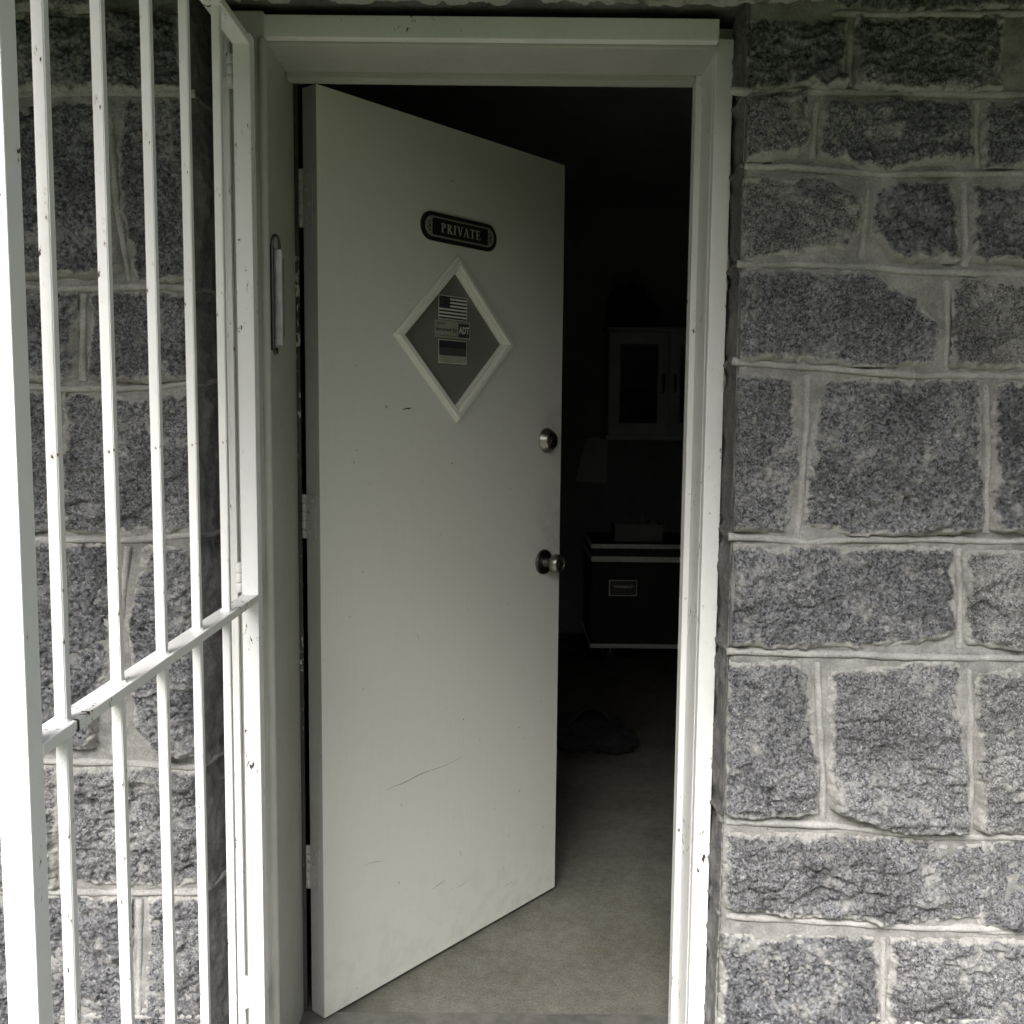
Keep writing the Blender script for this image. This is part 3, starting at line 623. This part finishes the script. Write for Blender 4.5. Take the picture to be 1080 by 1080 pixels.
# hinges
for py, hh in ((208, .060), (545, .048), (916, .050)):
    z = onY(323, py, 2.09)[2]; p = lambda s, zz, o: D(s, zz, o)
    h = mk('hinge', [p(-.0009, z-hh, -.012), p(-.0009, z-hh, -DT), p(-.0009, z+hh, -DT), p(-.0009, z+hh, -.012), p(-.0032, z-hh, -.012), p(-.0032, z-hh, -DT-.002), p(-.0032, z+hh, -DT-.002), p(-.0032, z+hh, -.012)], BF, 'dooredge', door, bev=.0006)
    for j in range(5):
        V, Fc = lathe(D(-.004, z-hh+j*2*hh/5+.0006, -DT-.004), (0, 0, 1), [(0, .0048), (.0008, .0054), (2*hh/5-.002, .0054), (2*hh/5-.0012, .0048)], 14); autosmooth(mk('knuckle', V, Fc, 'dooredge', h))
    for j, (zz, oo) in enumerate(((.72, -.022), (.25, -.032), (-.25, -.022), (-.72, -.032))):
        V, Fc = lathe(D(-.0031, z+hh*zz, oo), -dv, [(0, .0042), (.001, .0038), (.0014, .001)], 12); autosmooth(mk('screw', V, Fc, 'zinc', h))
# scuffs and nicks
def scuff(pts, wd, mat='scuff'):
    pp = [Vector(duv(*q)) for q in pts]; V, Fc = [], []; n = len(pp)
    for i, q in enumerate(pp):
        t = (pp[min(i+1, n-1)]-pp[max(0, i-1)]).normalized(); m = Vector((-t.y, t.x)); k = wd*(.25+.75*math.sin(math.pi*(i+.15)/(n-.7)))*random.uniform(.6, 1.3)
        V += [D(*(q+m*k), .0004), D(*(q-m*k), .0004)]
    for i in range(n-1): Fc.append((2*i, 2*i+1, 2*i+3, 2*i+2))
    mk('scuff_mark', V, Fc, mat, leaf)
scuff([(408, 833), (416, 829), (425, 826), (433, 822), (442, 817), (452, 813), (462, 810), (470, 807), (476, 804), (488, 798)], .0009)
scuff([(424, 432), (428, 431), (431, 431), (434, 430)], .0016, 'scuffk')
for q in ([(476, 488), (477, 489)], [(488, 758), (489, 759)], [(375, 474), (376, 475)]): scuff(q+[(q[1][0]+.6, q[1][1]+.6)], .0012, 'scuffk')
for q in ([(482, 936), (488, 933), (493, 928)], [(533, 934), (537, 932), (540, 930)], [(385, 912), (395, 909), (404, 908)], [(456, 938), (464, 932), (470, 928)], [(492, 640), (494, 643), (494, 645)], [(440, 668), (441, 672), (442, 674)], [(485, 896), (486, 900), (486, 903)]): scuff(q, .0007)

# ------------------------------------------------------------------ PRIVATE plaque
l0, r0 = duv(443, 240), duv(522.5, 250); sz = (l0[0]+r0[0])/2; zz = (duv(482, 227.5)[1]+duv(482, 261)[1])/2
hl, hh = (r0[0]-l0[0])/2, (duv(482, 230.5)[1]-duv(482, 260)[1])/2
plq = thing('door_plaque', 'black oval ended plaque reading PRIVATE screwed to the door', 'sign', tuple(D(sz, zz)))
def stad(hl_, hh_, n=14):
    p = []
    for k in range(n+1): a = -math.pi/2+math.pi*k/n; p.append((sz+hl_-hh_+hh_*math.cos(a), zz+hh_*math.sin(a)))
    for k in range(n+1): a = math.pi/2+math.pi*k/n; p.append((sz-hl_+hh_+hh_*math.cos(a), zz+hh_*math.sin(a)))
    return p
def rrect(hl_, hh_, r, n=5):
    p = []
    for (sx, sy, a0) in ((1, -1, -90), (1, 1, 0), (-1, 1, 90), (-1, -1, 180)):
        for k in range(n+1): a = math.radians(a0+90*k/n); p.append((sz+sx*(hl_-r)+r*math.cos(a), zz+sy*(hh_-r)+r*math.sin(a)))
    return p
prism('plate', [D(*p, .0004) for p in stad(hl, hh)], nv*.004, 'black', plq)
prism('border', [D(*p, .0046) for p in stad(hl*.91, hh*.72)], nv*.0008, 'pewter', plq)
prism('panel', [D(*p, .0055) for p in rrect(hl*.735, hh*.595, .004)], nv*.0006, 'black', plq)
for sx in (-1, 1):
    dots = []
    for (a, b2, r) in ((.80, 0, .12), (.795, .30, .09), (.795, -.30, .09), (.835, .16, .06), (.835, -.16, .06)):
        prism('ornament', [D(sz+sx*hl*a+hh*r*math.cos(t)*.8, zz+hh*b2+hh*r*math.sin(t), .0055) for t in [2*math.pi*k/8 for k in range(8)]], nv*.0005, 'black', plq)
# serif capitals from strokes (unit height)
def rect(x, y, X, Y): return [(x, y), (X, y), (X, Y), (x, Y)]
def bowl(cx_, cy_, rx, ry, t, n=9):
    o_ = [(cx_+rx*math.cos(a), cy_+ry*math.sin(a)) for a in [math.pi/2-math.pi*k/n for k in range(n+1)]]
    i_ = [(cx_+(rx-t)*math.cos(a), cy_+(ry-.045)*math.sin(a)) for a in [-math.pi/2+math.pi*k/n for k in range(n+1)]]
    return o_+i_
sf = .05
GL = {'P': (.56, [rect(.10, 0, .23, 1), rect(0, 0, .33, sf), rect(0, 1-sf, .25, 1), bowl(.23, .735, .30, .265, .125)]),
      'R': (.66, [rect(.10, 0, .23, 1), rect(0, 0, .33, sf), rect(0, 1-sf, .25, 1), bowl(.23, .75, .29, .25, .12), [(.25, .51), (.38, .51), (.64, 0), (.49, 0)], rect(.46, 0, .68, sf)]),
      'I': (.34, [rect(.105, 0, .235, 1), rect(0, 0, .34, sf), rect(0, 1-sf, .34, 1)]),
      'V': (.66, [[(.06, 1), (.20, 1), (.395, .18), (.33, 0)], [(.33, 0), (.385, 0), (.62, 1), (.56, 1)], rect(-.02, 1-sf, .27, 1), rect(.47, 1-sf, .70, 1)]),
      'A': (.68, [[(.05, 0), (.11, 0), (.37, 1), (.32, 1)], [(.29, 1), (.37, 1), (.64, 0), (.49, 0)], rect(.17, .30, .47, .355), rect(-.03, 0, .20, sf), rect(.42, 0, .71, sf)]),
      'T': (.60, [rect(.235, 0, .365, 1), rect(.0, 1-sf*1.2, .60, 1), rect(.13, 0, .47, sf), rect(0, .80, .035, 1), rect(.565, .80, .60, 1)]),
      'E': (.56, [rect(.10, 0, .23, 1), rect(0, 0, .54, sf*1.1), rect(0, 1-sf*1.1, .51, 1), rect(.2, .49, .40, .545), rect(.475, .80, .51, 1), rect(.505, 0, .54, .21), rect(.375, .42, .40, .61)])}
cap = hh*.66; word = 'PRIVATE'; gap = .10; tot = sum(GL[c][0]+gap for c in word)-gap; k = hl*1.04/(tot*cap); x = sz-hl*.52
for c in word:
    adv, shp = GL[c]; V, Fc = [], []
    for n_, poly in enumerate(shp):
        b0 = len(V); m = len(poly); hgt_ = .0009+.00006*n_
        V += [D(x+p[0]*cap*k, zz-cap/2+p[1]*cap, .0058) for p in poly]+[D(x+p[0]*cap*k, zz-cap/2+p[1]*cap, .0058+hgt_) for p in poly]
        Fc += [list(range(b0, b0+m))[::-1], list(range(b0+m, b0+2*m))]+[(b0+i, b0+(i+1) % m, b0+m+(i+1) % m, b0+m+i) for i in range(m)]
    mk('letter', V, Fc, 'letter', plq); x += (adv+gap)*cap*k

# ------------------------------------------------------------------ dim room behind the door
CY = 5.74
ca = onY(643, 349, CY); cb = onY(643, 459, CY); xm = onY(705.5, 400, CY)[0]; X0 = ca[0]; X1 = 2*xm-X0; Z1, Z0 = ca[2], cb[2]
cab = thing('wall_cabinet', 'pale wall cabinet with two glazed doors hanging in the dark room', 'cabinet', (xm, 6.1, Z0))
for nm, a, b in (('side', (X0, CY+.021, Z0), (X0+.018, 6.118, Z1)), ('side', (X1-.018, CY+.021, Z0), (X1, 6.118, Z1)), ('top', (X0+.0185, CY+.021, Z1-.018), (X1-.0185, 6.118, Z1)), ('bottom', (X0+.0185, CY+.021, Z0), (X1-.0185, 6.118, Z0+.018)),
                 ('back', (X0+.0185, 6.10, Z0+.019), (X1-.0185, 6.117, Z1-.019)), ('cornice', (X0-.012, CY-.012, Z1+.001), (X1+.012, 6.118, Z1+.022)), ('plinth', (X0-.012, CY-.012, Z0-.026), (X1+.012, 6.118, Z0-.001)), ('shelf', (X0+.0185, CY+.04, (Z0+Z1)/2-.02), (X1-.0185, 6.098, (Z0+Z1)/2-.004))):
    box(nm, a, b, 'cab', cab)
for sx in (0, 1):
    a, b = (X0+.004, xm-.002) if not sx else (xm+.002, X1-.004); zl, zh = Z0+.012, Z1-.012; st = .062
    V = [(a, CY, zl), (b, CY, zl), (b, CY, zh), (a, CY, zh), (a+st, CY, zl+st), (b-st, CY, zl+st), (b-st, CY, zh-st), (a+st, CY, zh-st)]; V += [(p[0], CY+.02, p[2]) for p in V]
    Fc = [(i, (i+1) % 4, 4+(i+1) % 4, 4+i) for i in range(4)]; Fc = Fc + [tuple(q+8 for q in f[::-1]) for f in Fc] + [(i, i+8, (i+1) % 4+8, (i+1) % 4) for i in range(4)] + [(4+i, 4+(i+1) % 4, 12+(i+1) % 4, 12+i) for i in range(4)]
    dr = mk('cabinet_door', V, Fc, 'cab', cab)
    box('pane', (a+st-.004, CY+.008, zl+st-.004), (b-st+.004, CY+.012, zh-st+.004), 'cglass', dr, bev=0)
    hx = xm-.034 if not sx else xm+.034; zm = (zl+zh)/2+.0
    V, Fc = tube([(hx, CY-.002, zm+.05), (hx, CY-.026, zm+.046), (hx, CY-.030, zm), (hx, CY-.026, zm-.046), (hx, CY-.002, zm-.05)], .006, 8); autosmooth(mk('handle', V, Fc, 'black', dr))
bp = onY(657, 441, CY+.12); V, Fc = lathe((bp[0], bp[1], Z0+.0185), (0, 0, 1), [(0, .022), (.004, .025), (.075, .025), (.085, .012), (.10, .010), (.105, .014), (.125, .013), (.126, 0)], 18)
o = autosmooth(mk('spray_bottle', V, Fc, 'bottle', None, label='small white bottle standing inside the glazed wall cabinet', cat='bottle'))
# something soft and dark lying on the cabinet
def blob(name, c, rad, mat, amp, sd_, **kw):
    bm = bmesh.new(); bmesh.ops.create_icosphere(bm, subdivisions=5, radius=1); P = np.array([v.co[:] for v in bm.verts])
    n = fbm(P[:, 0]*1.7, P[:, 1]*1.7, P[:, 2]*1.7, sd_, 5)*amp; fold = np.abs(fbm(P[:, 0]*4, P[:, 1]*2, P[:, 2]*4, sd_+4, 3))*amp*.7
    Q = P*(1+n-fold)[:, None]; Q[:, 2] = np.where(Q[:, 2] < -.55, -.55+(Q[:, 2]+.55)*.05, Q[:, 2]); Q[:, 2] -= Q[:, 2].min()
    for v, q in zip(bm.verts, Q): v.co = (c[0]+q[0]*rad[0], c[1]+q[1]*rad[1], c[2]+q[2]*rad[2])
    me = bpy.data.meshes.new(name); bm.to_mesh(me); bm.free(); me.polygons.foreach_set('use_smooth', [True]*len(me.polygons)); me.materials.append(MAT[mat]); return link(name, me, None, **kw)
blob('cloth_bag', (onY(664, 340, 5.9)[0], 5.92, Z1+.0225), (.15, .13, .17), 'bag', .35, 5, label='dark soft bag lying on top of the wall cabinet', cat='bag')
bl = onX(1e3, 0, 1) and None
fy = 3.95; fx = onY(622, 770, fy)[0]
bag = thing('floor_bag', 'slumped black bag lying on the concrete floor behind the door', 'bag', (fx, fy, 0))
b1 = blob('body', (fx, fy, .001), (.20, .15, .085), 'bag', .34, 23); b1.parent = bag; b1.location = tuple(-Vector((fx, fy, 0)))
V, Fc = tube([(fx-.10+.2*t, fy-.06-.03*math.sin(3*t), .11+.085*math.sin(math.pi*t)) for t in [i/10 for i in range(11)]], .009, 8); autosmooth(mk('strap', V, Fc, 'bag', bag))
# flight case on castors
KY = 5.30
ka = onY(624, 574, KY); kb = onY(624, 683, KY); KX0, KX1 = ka[0], ka[0]+.86; KZ1, KZ0 = ka[2], kb[2]; KS = onY(624, 589, KY)[2]
case = thing('flight_case', 'black road case with aluminium edging on castors against the back wall', 'case', ((KX0+KX1)/2, 5.5, 0))
box('body', (KX0+.004, KY+.004, KZ0), (KX1-.004, 5.90, KS-.004), 'case', case, bev=.003)
box('lid', (KX0+.004, KY+.004, KS+.004), (KX1-.004, 5.90, KZ1-.002), 'case', case, bev=.003)
for z, w_ in ((KZ1-.022, .024), (KS-.018, .030), (KZ0-.002, .024)):
    box('edge_trim', (KX0-.002, KY-.002, z), (KX1+.002, KY+.0035, z+w_), 'alu', case, bev=.0015)
    box('edge_trim', (KX0-.002, KY+.006, z), (KX0+.0035, 5.90, z+w_), 'alu', case, bev=.0015)
hc = onY(657, 620, KY); hx, hz_ = hc[0], hc[2]
dish = box('handle_dish', (hx-.078, KY-.003, hz_-.045), (hx+.078, KY+.0036, hz_+.045), 'dsteel', case, bev=.002)
for a, b in (((hx-.078, KY-.007, hz_+.039), (hx+.078, KY-.0032, hz_+.045)), ((hx-.078, KY-.007, hz_-.045), (hx+.078, KY-.0032, hz_-.039)), ((hx-.078, KY-.007, hz_-.0388), (hx-.072, KY-.0032, hz_+.0388)), ((hx+.072, KY-.007, hz_-.0388), (hx+.078, KY-.0032, hz_+.0388))): box('dish_rim', a, b, 'alu', dish, bev=.001)
V, Fc = tube([(hx-.05, KY-.005, hz_+.012), (hx-.048, KY-.018, hz_+.008), (hx+.048, KY-.018, hz_+.008), (hx+.05, KY-.005, hz_+.012)], .008, 8); autosmooth(mk('grip', V, Fc, 'alu', dish))
for (x, y) in ((KX0+.10, KY+.09), (KX1-.10, KY+.09), (KX0+.10, 5.82), (KX1-.10, 5.82)):
    f_ = box('castor', (x-.045, y-.035, KZ0-.012), (x+.045, y+.035, KZ0-.0025), 'zinc', case, bev=.002)
    for s in (-1, 1): box('fork', (x+s*.022-.002, y-.02, .045), (x+s*.022+.002, y+.025, KZ0-.0122), 'zinc', f_, bev=.0008)
    V, Fc = lathe((x-.017, y+.008, .0505), (1, 0, 0), [(0, .044), (.003, .05), (.031, .05), (.034, .044), (.0341, 0)], 24); autosmooth(mk('wheel', V, Fc, 'rubber', f_))
# clutter on the case
q = onY(672, 551, 5.45)
cr = thing('cardboard_tray', 'low grey card tray with a folded flap resting on the road case', 'box', (q[0], 5.5, KZ1))
tx0, tx1, ty0, ty1, tz = q[0]-.13, q[0]+.14, 5.40, 5.62, KZ1+.0015
for nm, a, b in (('base', (tx0, ty0, tz), (tx1, ty1, tz+.004)), ('side', (tx0, ty0, tz+.0042), (tx1, ty0+.004, tz+.10)), ('side', (tx0, ty1-.004, tz+.0042), (tx1, ty1, tz+.10)), ('side', (tx0, ty0+.0042, tz+.0042), (tx0+.004, ty1-.0042, tz+.10)), ('side', (tx1-.004, ty0+.0042, tz+.0042), (tx1, ty1-.0042, tz+.10))): box(nm, a, b, 'card', cr, bev=.0008)
V, Fc = lathe((tx0+.17, ty0+.09, tz+.0045), (0, 0, 1), [(0, .03), (.11, .03), (.125, .018), (.15, .017), (.151, 0)], 16)
o = autosmooth(mk('jar', V, Fc, 'card', None, label='grey jar standing in the card tray on the road case', cat='jar'))
# sheet of paper on the back wall
pc = [onY(*p, 6.112) for p in ((618, 462), (641, 461), (640, 509), (607, 508))]
prism('paper_sheet', pc, Vector((0, .002, 0)), 'paper', None, label='pale paper sheet pinned askew on the dark back wall', cat='paper')
